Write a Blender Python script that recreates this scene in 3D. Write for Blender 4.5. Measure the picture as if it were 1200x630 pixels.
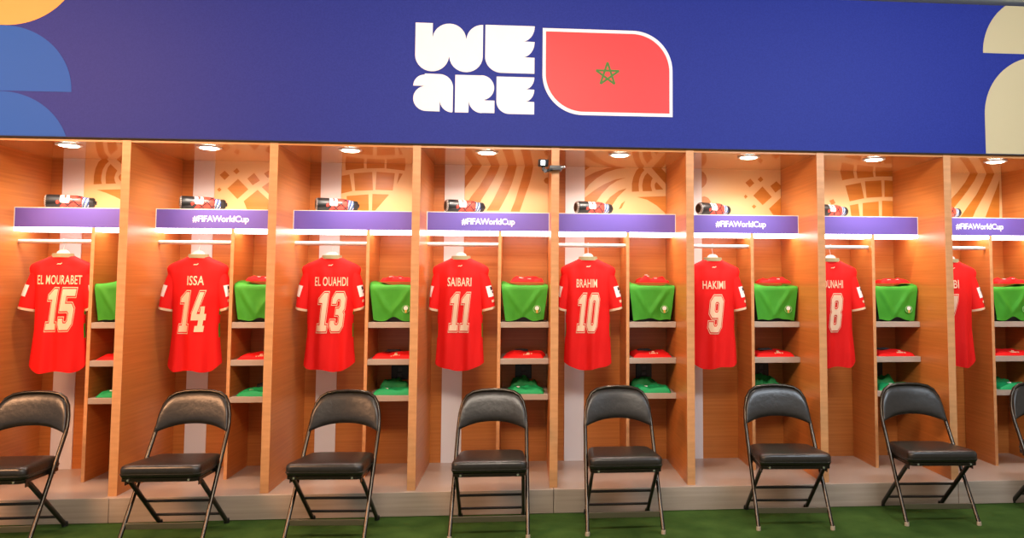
import bpy, bmesh, math, random
from mathutils import Vector, Matrix, noise

for _o in list(bpy.data.objects):
    bpy.data.objects.remove(_o)
scene = bpy.context.scene
COL = scene.collection
R = math.radians
random.seed(7)

# ------------------------------------------------------------------ camera
cd = bpy.data.cameras.new('camera')
cam = bpy.data.objects.new('camera', cd)
COL.objects.link(cam)
cd.sensor_width = 36.0
cd.lens = 878.9 * 36.0 / 1200.0
cd.shift_x = (600 - 689.62) / 1200.0
cd.shift_y = (275.72 - 315) / 1200.0
def cam_axes(rx, ry, rz):
    return Matrix.Rotation(rz, 3, 'Z') @ Matrix.Rotation(rx, 3, 'X') @ Matrix.Rotation(ry, 3, 'Y')
_A = cam_axes(0.06129, -0.00349, -0.08391)
_right, _fwd, _up = _A @ Vector((1, 0, 0)), _A @ Vector((0, 1, 0)), _A @ Vector((0, 0, 1))
_M = Matrix((_right, _up, -_fwd)).transposed().to_4x4()
_M.translation = Vector((2.45187, -4.7996, 1.43869))
cam.matrix_world = _M
scene.camera = cam

# ------------------------------------------------------------------ light
scene.view_settings.view_transform = 'Standard'
scene.view_settings.look = 'None'
scene.view_settings.gamma = 1.0
scene.view_settings.use_curve_mapping = False
scene.view_settings.exposure = 0.70

world = bpy.data.worlds.new('world')
scene.world = world
world.use_nodes = True
_bg = world.node_tree.nodes['Background']
_bg.inputs[0].default_value = (1.0, 0.88, 0.80, 1)
_bg.inputs[1].default_value = 0.33

def area(name, loc, size, power, color, target):
    d = bpy.data.lights.new(name, 'AREA')
    d.shape = 'RECTANGLE'
    d.size, d.size_y = size
    d.energy = power
    d.color = color
    o = bpy.data.objects.new(name, d)
    COL.objects.link(o)
    o.location = loc
    o.rotation_euler = (Vector(target) - Vector(loc)).to_track_quat('-Z', 'Y').to_euler()
    return o
# the room's ceiling lights: warm ones over the left half, a cooler one over the right
area('warm_ceiling_light', (-1.5, -2.7, 3.3), (1.6, 0.7), 175, (1.0, 0.50, 0.25), (-0.8, 0.0, 1.6))
area('middle_ceiling_light', (2.2, -3.0, 3.3), (1.6, 0.7), 85, (1.0, 0.85, 0.70), (2.2, 0.0, 1.4))
area('cool_ceiling_light', (5.2, -2.6, 3.3), (1.6, 0.7), 66, (0.80, 0.89, 1.0), (5.0, 0.0, 1.4))

DOWNLIGHT_POWER = 29.0
DOWNLIGHT_COLOR = (1.0, 0.87, 0.74)
DOWNLIGHT_GLOW = 12.0
BAR_GLOW = 5.0
BAR_COLOR = (1.0, 0.91, 0.86)

# outlines of the ochre prints in each locker: (offset from the left side panel, height)
PAT = {-1:[[(0.309,2.107),(0.309,2.168),(0.317,2.218),(0.335,2.265),(0.374,2.303),(0.404,2.271),(0.383,2.248),(0.366,2.212),(0.358,2.168),(0.358,2.132),(0.364,2.11)],[(0.391,2.111),(0.387,2.154),(0.389,2.19),(0.399,2.227),(0.417,2.252),(0.463,2.207),(0.451,2.181),(0.445,2.155),(0.449,2.134),(0.458,2.115)],[(0.474,2.163),(0.485,2.181),(0.523,2.178),(0.525,2.12),(0.501,2.122),(0.487,2.134),(0.477,2.149)],[(0.437,2.302),(0.518,2.303),(0.521,2.225),(0.498,2.246)],[(0.333,2.068),(0.527,2.076),(0.53,1.984),(0.454,2.023),(0.398,2.047)]],0:[[(0.279,2.186),(0.313,2.217),(0.346,2.184),(0.314,2.151)],[(0.371,2.214),(0.396,2.237),(0.415,2.214),(0.394,2.193)],[(0.264,2.081),(0.28,2.097),(0.296,2.081),(0.28,2.065)],[(0.335,2.09),(0.406,2.16),(0.479,2.086),(0.406,2.016)],[(0.47,2.163),(0.516,2.204),(0.557,2.15),(0.508,2.116)],[(0.584,2.201),(0.617,2.224),(0.631,2.224),(0.632,2.17),(0.609,2.172)],[(0.572,2.103),(0.62,2.139),(0.633,2.146),(0.636,2.044),(0.622,2.054)],[(0.45,2.001),(0.543,2.083),(0.617,2.016),(0.637,1.996),(0.639,1.942),(0.475,1.94)]],1:[[(0.268,2.303),(0.4,2.303),(0.404,2.251),(0.275,2.234)],[(0.419,2.303),(0.548,2.303),(0.549,2.253),(0.423,2.249)],[(0.565,2.303),(0.701,2.303),(0.693,2.238),(0.562,2.251)],[(0.246,2.193),(0.302,2.204),(0.324,2.084),(0.246,2.064)],[(0.332,2.213),(0.462,2.224),(0.47,2.092),(0.344,2.085)],[(0.493,2.226),(0.623,2.218),(0.611,2.092),(0.488,2.095)],[(0.654,2.218),(0.679,2.214),(0.639,2.138)],[(0.285,2.047),(0.439,2.061),(0.444,1.943),(0.294,1.941)],[(0.467,2.064),(0.585,2.062),(0.488,1.943),(0.466,1.943)]],2:[[(0.312,2.303),(0.381,2.303),(0.347,2.252),(0.306,2.195),(0.269,2.146),(0.246,2.114),(0.246,2.205),(0.275,2.247)],[(0.443,2.303),(0.505,2.301),(0.482,2.24),(0.451,2.176),(0.414,2.109),(0.37,2.036),(0.343,1.98),(0.246,1.978),(0.294,2.056),(0.352,2.13),(0.402,2.218)],[(0.564,2.3),(0.627,2.298),(0.61,2.228),(0.59,2.157),(0.563,2.087),(0.529,2.017),(0.495,1.954),(0.406,1.953),(0.453,2.03),(0.493,2.114),(0.534,2.206)],[(0.687,2.301),(0.747,2.3),(0.735,2.23),(0.718,2.159),(0.694,2.089),(0.671,2.018),(0.647,1.948),(0.581,1.948),(0.612,2.025),(0.639,2.116),(0.666,2.208)],[(0.822,2.18),(0.833,2.198),(0.85,2.205),(0.855,2.198),(0.855,2.179),(0.855,2.162),(0.853,2.154),(0.833,2.162)]],3:[[(0.246,2.302),(0.332,2.303),(0.286,2.286),(0.246,2.261)],[(0.246,2.208),(0.321,2.248),(0.413,2.279),(0.498,2.292),(0.569,2.287),(0.484,2.275),(0.406,2.249),(0.336,2.205),(0.279,2.155),(0.246,2.109)],[(0.246,2.059),(0.322,2.117),(0.392,2.16),(0.477,2.197),(0.555,2.212),(0.484,2.186),(0.428,2.147),(0.371,2.086),(0.322,2.014),(0.315,2.0),(0.246,1.985)],[(0.559,2.132),(0.499,2.112),(0.435,2.065),(0.386,2.001),(0.449,2.002),(0.492,2.066)],[(0.548,2.038),(0.52,2.017),(0.499,1.974),(0.52,1.982)],[(0.598,2.106),(0.598,2.167),(0.609,2.217),(0.63,2.263),(0.666,2.303),(0.692,2.269),(0.669,2.242),(0.654,2.203),(0.648,2.16),(0.651,2.109)],[(0.68,2.111),(0.675,2.154),(0.682,2.196),(0.694,2.225),(0.714,2.25),(0.755,2.21),(0.744,2.19),(0.739,2.155),(0.75,2.113)],[(0.769,2.159),(0.775,2.175),(0.785,2.18),(0.834,2.127),(0.78,2.123),(0.771,2.137)],[(0.732,2.303),(0.805,2.302),(0.852,2.252),(0.855,2.245),(0.855,2.163),(0.852,2.17)],[(0.637,2.067),(0.855,2.077),(0.855,1.936),(0.84,1.957),(0.783,2.006),(0.712,2.048)]],4:[[(0.246,2.267),(0.26,2.261),(0.278,2.239),(0.287,2.207),(0.28,2.175),(0.263,2.153),(0.246,2.141)],[(0.246,2.074),(0.266,2.08),(0.295,2.068),(0.313,2.043),(0.318,2.007),(0.246,1.999)],[(0.581,2.186),(0.62,2.218),(0.65,2.184),(0.614,2.151)],[(0.675,2.213),(0.701,2.235),(0.72,2.212),(0.698,2.192)],[(0.569,2.082),(0.582,2.097),(0.598,2.081),(0.581,2.064)],[(0.641,2.089),(0.713,2.16),(0.784,2.081),(0.713,2.019)],[(0.774,2.164),(0.822,2.201),(0.855,2.169),(0.855,2.147),(0.813,2.114)],[(0.761,1.991),(0.853,2.075),(0.855,1.942),(0.797,1.941)],[(0.629,2.007),(0.645,2.022),(0.664,2.008),(0.645,1.99)]],5:[[(0.439,2.3),(0.541,2.3),(0.554,2.235),(0.457,2.216)],[(0.569,2.299),(0.697,2.3),(0.706,2.245),(0.577,2.232)],[(0.719,2.3),(0.855,2.301),(0.855,2.251),(0.722,2.249)],[(0.481,2.175),(0.603,2.2),(0.627,2.08),(0.512,2.055)],[(0.636,2.211),(0.765,2.22),(0.77,2.093),(0.646,2.084)],[(0.791,2.221),(0.855,2.218),(0.855,2.093),(0.789,2.093)],[(0.513,2.024),(0.579,2.037),(0.59,1.941),(0.523,1.941)],[(0.615,2.043),(0.741,2.058),(0.742,1.939),(0.613,1.938)],[(0.768,2.063),(0.855,2.062),(0.853,1.94),(0.766,1.94)],[(0.352,2.058),(0.384,2.071),(0.4,2.041),(0.37,2.026)]],6:[[(0.611,2.303),(0.673,2.303),(0.636,2.231),(0.576,2.149),(0.524,2.086),(0.469,2.023),(0.429,1.978),(0.432,2.074),(0.495,2.137),(0.559,2.215)],[(0.742,2.303),(0.807,2.302),(0.771,2.226),(0.726,2.144),(0.677,2.062),(0.637,1.995),(0.612,1.944),(0.512,1.943),(0.584,2.039),(0.648,2.121),(0.705,2.218)],[(0.839,2.238),(0.829,1.939),(0.712,1.937),(0.762,2.056),(0.812,2.167)]]}
# ------------------------------------------------------------------ materials
def mat(name, color, rough=0.5, metal=0.0, spec=0.5, emit=None, coat=0.0, sheen=0.0):
    m = bpy.data.materials.new(name)
    m.use_nodes = True
    b = m.node_tree.nodes['Principled BSDF']
    b.inputs['Base Color'].default_value = (*color, 1)
    b.inputs['Roughness'].default_value = rough
    b.inputs['Metallic'].default_value = metal
    b.inputs['Specular IOR Level'].default_value = spec
    b.inputs['Coat Weight'].default_value = coat
    b.inputs['Coat Roughness'].default_value = 0.05
    b.inputs['Sheen Weight'].default_value = sheen
    if emit:
        b.inputs['Emission Color'].default_value = (*emit[0], 1)
        b.inputs['Emission Strength'].default_value = emit[1]
    return m

def vary(m, c1, c2, scale=(1, 1, 1), detail=4, bump=0.0, noise_scale=1.0, lo=0.35, hi=0.65):
    """mix two colours by stretched noise, optional bump"""
    nt = m.node_tree
    b = nt.nodes['Principled BSDF']
    tc = nt.nodes.new('ShaderNodeTexCoord')
    mp = nt.nodes.new('ShaderNodeMapping')
    mp.inputs['Scale'].default_value = scale
    nz = nt.nodes.new('ShaderNodeTexNoise')
    nz.inputs['Scale'].default_value = noise_scale
    nz.inputs['Detail'].default_value = detail
    cr = nt.nodes.new('ShaderNodeValToRGB')
    cr.color_ramp.elements[0].position = lo
    cr.color_ramp.elements[1].position = hi
    cr.color_ramp.elements[0].color = (*c1, 1)
    cr.color_ramp.elements[1].color = (*c2, 1)
    nt.links.new(tc.outputs['Object'], mp.inputs['Vector'])
    nt.links.new(mp.outputs['Vector'], nz.inputs['Vector'])
    nt.links.new(nz.outputs['Fac'], cr.inputs['Fac'])
    nt.links.new(cr.outputs['Color'], b.inputs['Base Color'])
    if bump:
        bp = nt.nodes.new('ShaderNodeBump')
        bp.inputs['Strength'].default_value = bump
        bp.inputs['Distance'].default_value = 0.01
        nt.links.new(nz.outputs['Fac'], bp.inputs['Height'])
        nt.links.new(bp.outputs['Normal'], b.inputs['Normal'])
    return m

WOOD1, WOOD2 = (0.47, 0.145, 0.027), (0.58, 0.198, 0.044)
M = {}
M['wood'] = vary(mat('orange_wood_laminate', (0.5, 0.2, 0.05), 0.32), WOOD1, WOOD2, (1.6, 1.6, 70), 6, lo=0.3, hi=0.7)
M['wood_top'] = vary(mat('glossy_lit_wood_laminate', (0.5, 0.2, 0.05), 0.2, spec=0.5, coat=0.8), (0.60, 0.25, 0.075), (0.68, 0.30, 0.10), (1.6, 40, 40), 5)  # paler than the side wood: brightness reflected from below is put into the colour
M['edge'] = vary(mat('wood_edge_band', (0.6, 0.3, 0.12), 0.4), (0.62, 0.29, 0.115), (0.72, 0.35, 0.15), (6, 6, 30), 3)
M['white_panel'] = mat('white_laminate', (0.80, 0.74, 0.73), 0.3)
M['print_base'] = mat('sand_print', (0.86, 0.55, 0.26), 0.35)
M['print_dark'] = vary(mat('ochre_print', (0.5, 0.2, 0.05), 0.35), (0.56, 0.185, 0.018), (0.64, 0.225, 0.028), (2, 2, 40), 3)
M['shelf'] = vary(mat('grey_beige_shelf', (0.4, 0.32, 0.26), 0.4), (0.42, 0.34, 0.28), (0.48, 0.39, 0.32), (3, 3, 30), 3)
M['plinth'] = vary(mat('grey_beige_plinth', (0.4, 0.32, 0.26), 0.24), (0.42, 0.325, 0.26), (0.50, 0.39, 0.315), (1.5, 1.5, 40), 4)
M['sign'] = mat('violet_blue_board', (0.135, 0.090, 0.41), 0.35)
M['white_ink'] = mat('white_lettering', (0.92, 0.90, 0.90), 0.5)
M['edge_white'] = mat('white_edge', (0.8, 0.75, 0.72), 0.4)
M['bar'] = mat('led_bar', (0.9, 0.9, 0.9), 0.5, emit=(BAR_COLOR, BAR_GLOW))
M['lamp'] = mat('lamp_lens', (0.9, 0.9, 0.9), 0.5, emit=((1.0, 0.9, 0.74), DOWNLIGHT_GLOW))
M['rail'] = mat('pale_metal_rail', (0.75, 0.70, 0.66), 0.3, 0.3)
M['fascia'] = vary(mat('blue_fascia', (0.03, 0.05, 0.35), 0.6, spec=0.22), (0.0145, 0.027, 0.245), (0.0185, 0.033, 0.275), (120, 120, 120), 2)
M['sky'] = mat('light_blue_print', (0.012, 0.095, 0.48), 0.6, spec=0.22)
M['cream'] = mat('cream_print', (0.60, 0.50, 0.29), 0.55)
M['orange'] = mat('orange_print', (0.70, 0.33, 0.09), 0.55)
M['red_print'] = mat('red_print', (0.80, 0.040, 0.045), 0.5)
M['green_print'] = mat('green_print', (0.045, 0.17, 0.01), 0.5)
M['floor'] = vary(mat('green_carpet', (0.03, 0.1, 0.015), 0.95, spec=0.1), (0.024, 0.056, 0.009), (0.046, 0.092, 0.017), (1, 1, 1), 8, 0.5, 6.0, 0.3, 0.7)
M['wall'] = mat('grey_wall', (0.5, 0.5, 0.5), 0.8)
M['ceiling'] = mat('pale_ceiling', (0.82, 0.88, 0.93), 0.8)
M['red'] = mat('red_jersey_fabric', (0.80, 0.011, 0.010), 0.7, spec=0.2)
M['red_dark'] = mat('red_jersey_inside', (0.45, 0.01, 0.01), 0.8)
M['green'] = vary(mat('green_fabric', (0.05, 0.33, 0.03), 0.6, spec=0.3), (0.045, 0.30, 0.018), (0.062, 0.36, 0.026), (1, 1, 1), 4, 0.0, 6.0)
M['green2'] = mat('emerald_fabric', (0.012, 0.36, 0.115), 0.6, spec=0.3)
M['green3'] = mat('dark_green_fabric', (0.010, 0.22, 0.045), 0.7)
M['print'] = mat('cream_number_print', (0.88, 0.62, 0.42), 0.6)
M['khaki'] = mat('khaki_trim', (0.30, 0.25, 0.13), 0.7)
M['cuff'] = mat('cream_trim', (0.75, 0.56, 0.36), 0.7)
M['white'] = mat('white_plastic', (0.85, 0.82, 0.78), 0.4)
M['patch'] = mat('white_patch', (0.88, 0.86, 0.84), 0.5)
M['black'] = mat('black_plastic', (0.012, 0.012, 0.013), 0.4)
M['charcoal'] = mat('charcoal_fabric', (0.02, 0.02, 0.022), 0.8)
M['grey'] = mat('dark_grey_plastic', (0.07, 0.07, 0.08), 0.4)
M['vinyl'] = vary(mat('black_vinyl', (0.014, 0.012, 0.011), 0.33, spec=0.6), (0.0105, 0.0086, 0.0062), (0.016, 0.0131, 0.0098), (1, 1, 1), 6, 0.12, 40.0)
M['frame'] = mat('black_bronze_metal', (0.045, 0.036, 0.027), 0.24, 0.8)
M['leg'] = mat('black_painted_steel', (0.03, 0.026, 0.022), 0.35, 0.4)
M['bar_metal'] = mat('worn_steel_brace', (0.30, 0.245, 0.19), 0.33, 0.9)
M['foot'] = mat('beige_rubber_foot', (0.45, 0.36, 0.26), 0.6)
M['screw'] = mat('bright_screw', (0.8, 0.78, 0.75), 0.25, 0.9)
M['gap'] = mat('dark_gap', (0.02, 0.02, 0.03), 0.8)
M['bot_red'] = mat('bottle_red', (0.88, 0.055, 0.035), 0.35)
M['bot_white'] = mat('bottle_white', (0.88, 0.80, 0.74), 0.4)
M['bot_blue'] = mat('bottle_blue', (0.03, 0.09, 0.45), 0.35)
M['bot_green'] = mat('bottle_lime', (0.30, 0.42, 0.10), 0.35)
M['screen'] = mat('lit_screen', (0.5, 0.6, 0.7), 0.3, emit=((0.85, 0.92, 1.0), 1.6))
M['pale_green'] = mat('pale_green_print', (0.35, 0.60, 0.25), 0.5)
M['yellow'] = mat('gold_print', (0.72, 0.42, 0.08), 0.5)

# ------------------------------------------------------------------ mesh helpers
class MB:
    """collects shapes and links them as ONE mesh object"""
    def __init__(self):
        self.v, self.f, self.mi = [], [], []
    def add(self, vs, fs, mi=0):
        n = len(self.v)
        self.v += [tuple(p) for p in vs]
        for k, f in enumerate(fs):
            self.f.append(tuple(i + n for i in f))
            self.mi.append(mi[k] if isinstance(mi, (list, tuple)) else mi)
        return self
    def box(self, x0, x1, y0, y1, z0, z1, bevel=0.0, mi=0, seg=2):
        bm = bmesh.new()
        bmesh.ops.create_cube(bm, size=1.0)
        for v in bm.verts:
            v.co = Vector(((x0 + x1) / 2 + v.co.x * (x1 - x0), (y0 + y1) / 2 + v.co.y * (y1 - y0), (z0 + z1) / 2 + v.co.z * (z1 - z0)))
        if bevel:
            bmesh.ops.bevel(bm, geom=bm.edges[:], offset=bevel, segments=seg, affect='EDGES', profile=0.5)
        return self.bm(bm, mi)
    def bm(self, bm, mi=0):
        bm.verts.index_update()
        self.add([v.co[:] for v in bm.verts], [[v.index for v in f.verts] for f in bm.faces], mi)
        bm.free()
        return self
    def prism(self, pts, y0, y1, mi=0):
        """polygon in x,z extruded from y0 (front) to y1 (back)"""
        n = len(pts)
        a = sum(pts[i][0] * pts[(i + 1) % n][1] - pts[(i + 1) % n][0] * pts[i][1] for i in range(n))
        if a < 0:
            pts = pts[::-1]
        vs = [(p[0], y0, p[1]) for p in pts] + [(p[0], y1, p[1]) for p in pts]
        fs = [list(range(n)), list(range(2 * n - 1, n - 1, -1))]
        fs += [[i + n, (i + 1) % n + n, (i + 1) % n, i] for i in range(n)]
        return self.add(vs, fs, mi)
    def tube(self, path, r, seg=10, mi=0, flat=None, caps=True):
        """tube along a path; flat=(half width along side, half thickness) gives an oval section"""
        P = [Vector(p) for p in path]
        n = len(P)
        rings = []
        t0 = (P[1] - P[0]).normalized()
        up = Vector((1, 0, 0)) if abs(t0.x) < 0.9 else Vector((0, 0, 1))
        nrm = (up - t0 * up.dot(t0)).normalized()
        for i in range(n):
            if i == 0: t = t0
            elif i == n - 1: t = (P[i] - P[i - 1]).normalized()
            else: t = ((P[i + 1] - P[i]).normalized() + (P[i] - P[i - 1]).normalized()).normalized()
            nrm = (nrm - t * nrm.dot(t)).normalized()
            b = t.cross(nrm)
            rr = r[i] if isinstance(r, (list, tuple)) else r
            ra, rb = flat if flat else (rr, rr)
            rings.append([P[i] + nrm * math.cos(2 * math.pi * k / seg) * ra + b * math.sin(2 * math.pi * k / seg) * rb for k in range(seg)])
        vs = [p for ring in rings for p in ring]
        fs = []
        for i in range(n - 1):
            for k in range(seg):
                fs.append([i * seg + k, i * seg + (k + 1) % seg, (i + 1) * seg + (k + 1) % seg, (i + 1) * seg + k])
        if caps:
            fs.append(list(range(seg - 1, -1, -1)))
            fs.append([(n - 1) * seg + k for k in range(seg)])
        return self.add(vs, fs, mi)
    def lathe(self, prof, seg=24, mi=0, axis='z', center=(0, 0, 0)):
        """profile of (radius, height) turned about an axis"""
        vs, fs = [], []
        for r_, h in prof:
            for k in range(seg):
                a = 2 * math.pi * k / seg
                p = (r_ * math.cos(a), r_ * math.sin(a), h)
                if axis == 'y': p = (p[0], p[2], p[1])
                elif axis == 'x': p = (p[2], p[0], p[1])
                vs.append((p[0] + center[0], p[1] + center[1], p[2] + center[2]))
        n = len(prof)
        for i in range(n - 1):
            for k in range(seg):
                fs.append([i * seg + k, i * seg + (k + 1) % seg, (i + 1) * seg + (k + 1) % seg, (i + 1) * seg + k])
        fs.append(list(range(seg - 1, -1, -1)))
        fs.append([(n - 1) * seg + k for k in range(seg)])
        return self.add(vs, fs, mi)
    def grid(self, nu, nv, fn, mi=0, wrap=False):
        vs = [fn(u, v) for v in range(nv) for u in range(nu)]
        fs = []
        for v in range(nv - 1):
            for u in range(nu if wrap else nu - 1):
                fs.append([v * nu + u, v * nu + (u + 1) % nu, (v + 1) * nu + (u + 1) % nu, (v + 1) * nu + u])
        return self.add(vs, fs, [mi(f, i) for i, f in enumerate(fs)] if callable(mi) else mi)
    def mesh(self, name, mats, smooth=False, angle=40):
        me = bpy.data.meshes.new(name)
        me.from_pydata(self.v, [], self.f)
        for m in (mats if isinstance(mats, (list, tuple)) else [mats]):
            me.materials.append(m)
        for p, i in zip(me.polygons, self.mi):
            p.material_index = i
        bm = bmesh.new(); bm.from_mesh(me)
        bmesh.ops.recalc_face_normals(bm, faces=bm.faces[:])
        if smooth:
            for f in bm.faces: f.smooth = True
            for e in bm.edges:
                if len(e.link_faces) == 2 and e.calc_face_angle(0) > R(angle): e.smooth = False
        bm.to_mesh(me); bm.free()
        return me
    def build(self, name, mats, parent=None, smooth=False, angle=40, loc=None):
        o = bpy.data.objects.new(name, self.mesh(name, mats, smooth, angle))
        COL.objects.link(o)
        if parent: o.parent = parent
        if loc: o.location = loc
        return o

def tag(o, label=None, cat=None, group=None, kind=None):
    if label: o['label'] = label
    if cat: o['category'] = cat
    if group: o['group'] = group
    if kind: o['kind'] = kind
    return o
def thing(name, loc, label, cat, group=None, rz=0.0):
    o = bpy.data.objects.new(name, None)
    o.empty_display_size = 0.05
    COL.objects.link(o)
    o.location = loc
    o.rotation_euler = (0, 0, rz)
    return tag(o, label, cat, group)
def copy_tree(o, parent=None):
    c = o.copy(); COL.objects.link(c)
    if parent: c.parent = parent
    for ch in list(o.children): copy_tree(ch, c)
    return c
def smoothstep(a, b, x):
    t = min(max((x - a) / (b - a), 0), 1)
    return t * t * (3 - 2 * t)
def lerp_table(tab, z):
    if z <= tab[0][0]: return tab[0][1]
    for (a, va), (b, vb) in zip(tab, tab[1:]):
        if z <= b:
            t = (z - a) / (b - a)
            return va + (vb - va) * t
    return tab[-1][1]
def arc(cx, cz, r, a0, a1, n=14):
    return [(cx + r * math.cos(R(a0 + (a1 - a0) * i / n)), cz + r * math.sin(R(a0 + (a1 - a0) * i / n))) for i in range(n + 1)]

def text_mesh(body, bold=0.0, spacing=1.0, depth=0.0):
    """text as (verts, faces) in a unit box: x 0..1, y 0..1"""
    cu = bpy.data.curves.new('lettering_curve', 'FONT')
    cu.body = body
    cu.size = 1.0
    cu.offset = bold
    cu.space_character = spacing
    cu.extrude = depth
    cu.resolution_u = 4
    ob = bpy.data.objects.new('lettering_source', cu)
    COL.objects.link(ob)
    bpy.context.view_layer.update()
    me = bpy.data.meshes.new_from_object(ob.evaluated_get(bpy.context.evaluated_depsgraph_get()))
    vs = [tuple(v.co) for v in me.vertices]
    fs = [list(p.vertices) for p in me.polygons]
    bpy.data.objects.remove(ob); bpy.data.curves.remove(cu); bpy.data.meshes.remove(me)
    return vs, fs
def bounds(vs):
    return min(v[0] for v in vs), max(v[0] for v in vs), min(v[1] for v in vs), max(v[1] for v in vs)

# ------------------------------------------------------------------ the place: measures (metres)
PITCH, TH = 0.88, 0.0492            # locker pitch and side panel thickness
ZP, ZT, DEP = 0.146, 2.303, 0.714   # plinth top, locker ceiling, locker depth
BAYS = list(range(-1, 7))
XL, XR = -0.88 - TH / 2, 7 * PITCH + TH / 2

def struct(o):
    o['kind'] = 'structure'
    return o
struct(MB().box(XL - 2.2, XR + 2.2, -6.5, DEP + 0.1, -0.06, 0.0).build('floor', M['floor']))
struct(MB().box(XL - 2.2, XR + 2.2, -6.5, DEP + 0.1, 3.362, 3.44).build('ceiling', M['ceiling']))
struct(MB().box(XL - 2.2, XR + 2.2, DEP + 0.03, DEP + 0.13, 0.0, 3.362).build('wall_back', M['wall']))
for n, (a, b) in enumerate([(XL, -0.0015), (0.0015, 2.6385), (2.6415, 5.2785), (5.2815, XR)]):
    struct(MB().box(a, b, -0.036, DEP + 0.03, 0.0, ZP, 0.003).build('trim_%d' % (n + 1), M['plinth']))

# ------------------------------------------------------------------ blue fascia with its prints
FY, FZ0, FZ1 = -0.02, 2.309, 3.335
fas = thing('fascia_panel', (2.64, 0.0, FZ0), 'long blue panel above the lockers with white lettering and a flag badge', 'wall panel')
def fpart(mb, name, m, parent=fas, **k):
    mb.v = [(x - 2.64, y, z - FZ0) for x, y, z in mb.v]
    return mb.build(name, m, parent, **k)
fpart(MB().box(XL - 0.6, XR + 0.6, FY, DEP + 0.02, FZ0, FZ1), 'board', M['fascia'])
fpart(MB().box(XL - 0.6, XR + 0.6, FY - 0.001, -0.002, FZ0 - 0.006, FZ0 - 0.0005), 'lower_edge', M['gap'])
PY0, PY1 = FY - 0.0016, FY - 0.0003
mod = 0.41
def clip_top(pts):
    return [(x, min(z, FZ1 - 0.001)) for x, z in pts]
# left prints
cx = -0.73
o_r = 0.428
a0 = math.degrees(math.asin((FZ1 - 0.001 - (2.99 + o_r)) / o_r))
fpart(MB().prism([(XL - 0.6, FZ1 - 0.001), (XL - 0.6, 2.99)] + arc(cx, 2.99 + o_r, o_r, 270, 360 + a0, 20), PY0, PY1), 'orange_print', M['orange'])
fpart(MB().prism([(XL - 0.6, 2.584), (cx + mod, 2.584)] + arc(cx, 2.584, mod - 0.006, 0, 90, 20) + [(XL - 0.6, 2.978)], PY0, PY1), 'blue_print', M['sky'])
aa = math.degrees(math.asin((FZ0 + 0.001 - 2.17) / mod))
fpart(MB().prism([(XL - 0.6, FZ0 + 0.001)] + arc(cx, 2.17, mod, aa, 90, 20) + [(XL - 0.6, 2.58)], PY0, PY1), 'blue_print', M['sky'])
# right prints
cx = 5.956
ab = math.degrees(math.asin((FZ1 - 0.001 - 3.001) / mod))
fpart(MB().prism([(XR + 0.6, 3.001), (XR + 0.6, FZ1 - 0.001)] + arc(cx, 3.001, mod, 180 - ab, 180, 20), PY0, PY1), 'cream_print', M['cream'])
fpart(MB().prism([(XR + 0.6, FZ0 + 0.001), (XR + 0.6, 2.985)] + arc(cx, 2.575, mod, 90, 180, 20) + [(5.546, FZ0 + 0.001)], PY0, PY1), 'cream_print', M['cream'])
# lettering WE / ARE; drawn in units, y down, then scaled
def letter(pts):
    return [(1.741 + x * 0.0015, 3.085 - y * 0.001467) for x, y in pts]
def parc(cx, cy, r, a0, a1, n=14, ry=None):
    ry = ry or r
    return [(cx + r * math.cos(R(a0 + (a1 - a0) * i / n)), cy + ry * math.sin(R(a0 + (a1 - a0) * i / n))) for i in range(n + 1)]
Wl = [(0, 0), (72, 0), (72, 60)] + parc(143, 71, 71, 188, 355) + parc(285, 71, 70, 185, 270) + [(285, 142)] + parc(214, 142, 71, 0, 175) + parc(71, 142, 71, 5, 180)
def El(x0, x1, h, r):
    t = h / 3.0
    p = [(x0, 0), (x1, 0)] + parc(x1 - r * .76, 0, r * .76, 2, 86, 10, t * .98) + [(x1, t)] + parc(x1 - r * .76, t, r * .76, 2, 86, 10, t * .98) + [(x1, 2 * t), (x1, h)]
    p += parc(x0 + r, h - r, r, 90, 180)
    return p
def sh(pts, dy): return [(x, y + dy) for x, y in pts]
E1 = El(295, 506, 212, 71)
Al = [(-5, 54), (48, 54)] + parc(50, 109, 55, 270, 90, 16) + [(106, 165), (106, 118)] + parc(160, 114, 54, 180, 92) + [(161, 165), (161, 60)] + parc(104, 58, 57, 0, -90) + [(42, 0)] + parc(42, 52, 47, 270, 182)
Rl = [(170, 165), (170, 0), (280, 0)] + parc(280, 54, 55, -90, 78) + [(300, 110), (337, 110), (337, 165), (284, 165)] + parc(284, 110, 56, 92, 178) + [(227, 165)]
E2 = El(345, 506, 164, 55)
for nm, pts in (('letter_w', Wl), ('letter_e', E1), ('letter_a', sh(Al, 224)), ('letter_r', sh(Rl, 226)), ('letter_e', sh(E2, 229))):
    fpart(MB().prism(letter(pts), FY - 0.004, FY - 0.0003), nm, M['white_ink'])
# flag badge
def leaf(x0, x1, z0, z1, r):
    return [(x1, z0)] + arc(x1 - r, z1 - r, r, 0, 90, 20) + [(x0, z1)] + arc(x0 + r, z0 + r, r, 180, 270, 20)
badge = fpart(MB().prism(leaf(2.552, 3.402, 2.511, 3.076, 0.262), FY - 0.004, FY - 0.0003), 'flag_badge', M['white_ink'])
def bpart(mb, name, m):
    return fpart(mb, name, m, badge)
bpart(MB().prism(leaf(2.573, 3.381, 2.533, 3.054, 0.245), FY - 0.0055, FY - 0.004), 'red_field', M['red_print'])
star = MB()
sp = [(2.974 + 0.079 * math.sin(R(72 * i)), 2.782 + 0.079 * math.cos(R(72 * i))) for i in range(5)]
for i in range(5):
    a, b = Vector(sp[i]), Vector(sp[(i + 2) % 5])
    d = (b - a).normalized(); n = Vector((-d.y, d.x)) * 0.0065
    star.prism([tuple(a - n), tuple(b - n), tuple(b + n), tuple(a + n)], FY - 0.007 - i * 0.0001, FY - 0.0055)
bpart(star, 'star', M['green_print'])

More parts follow.
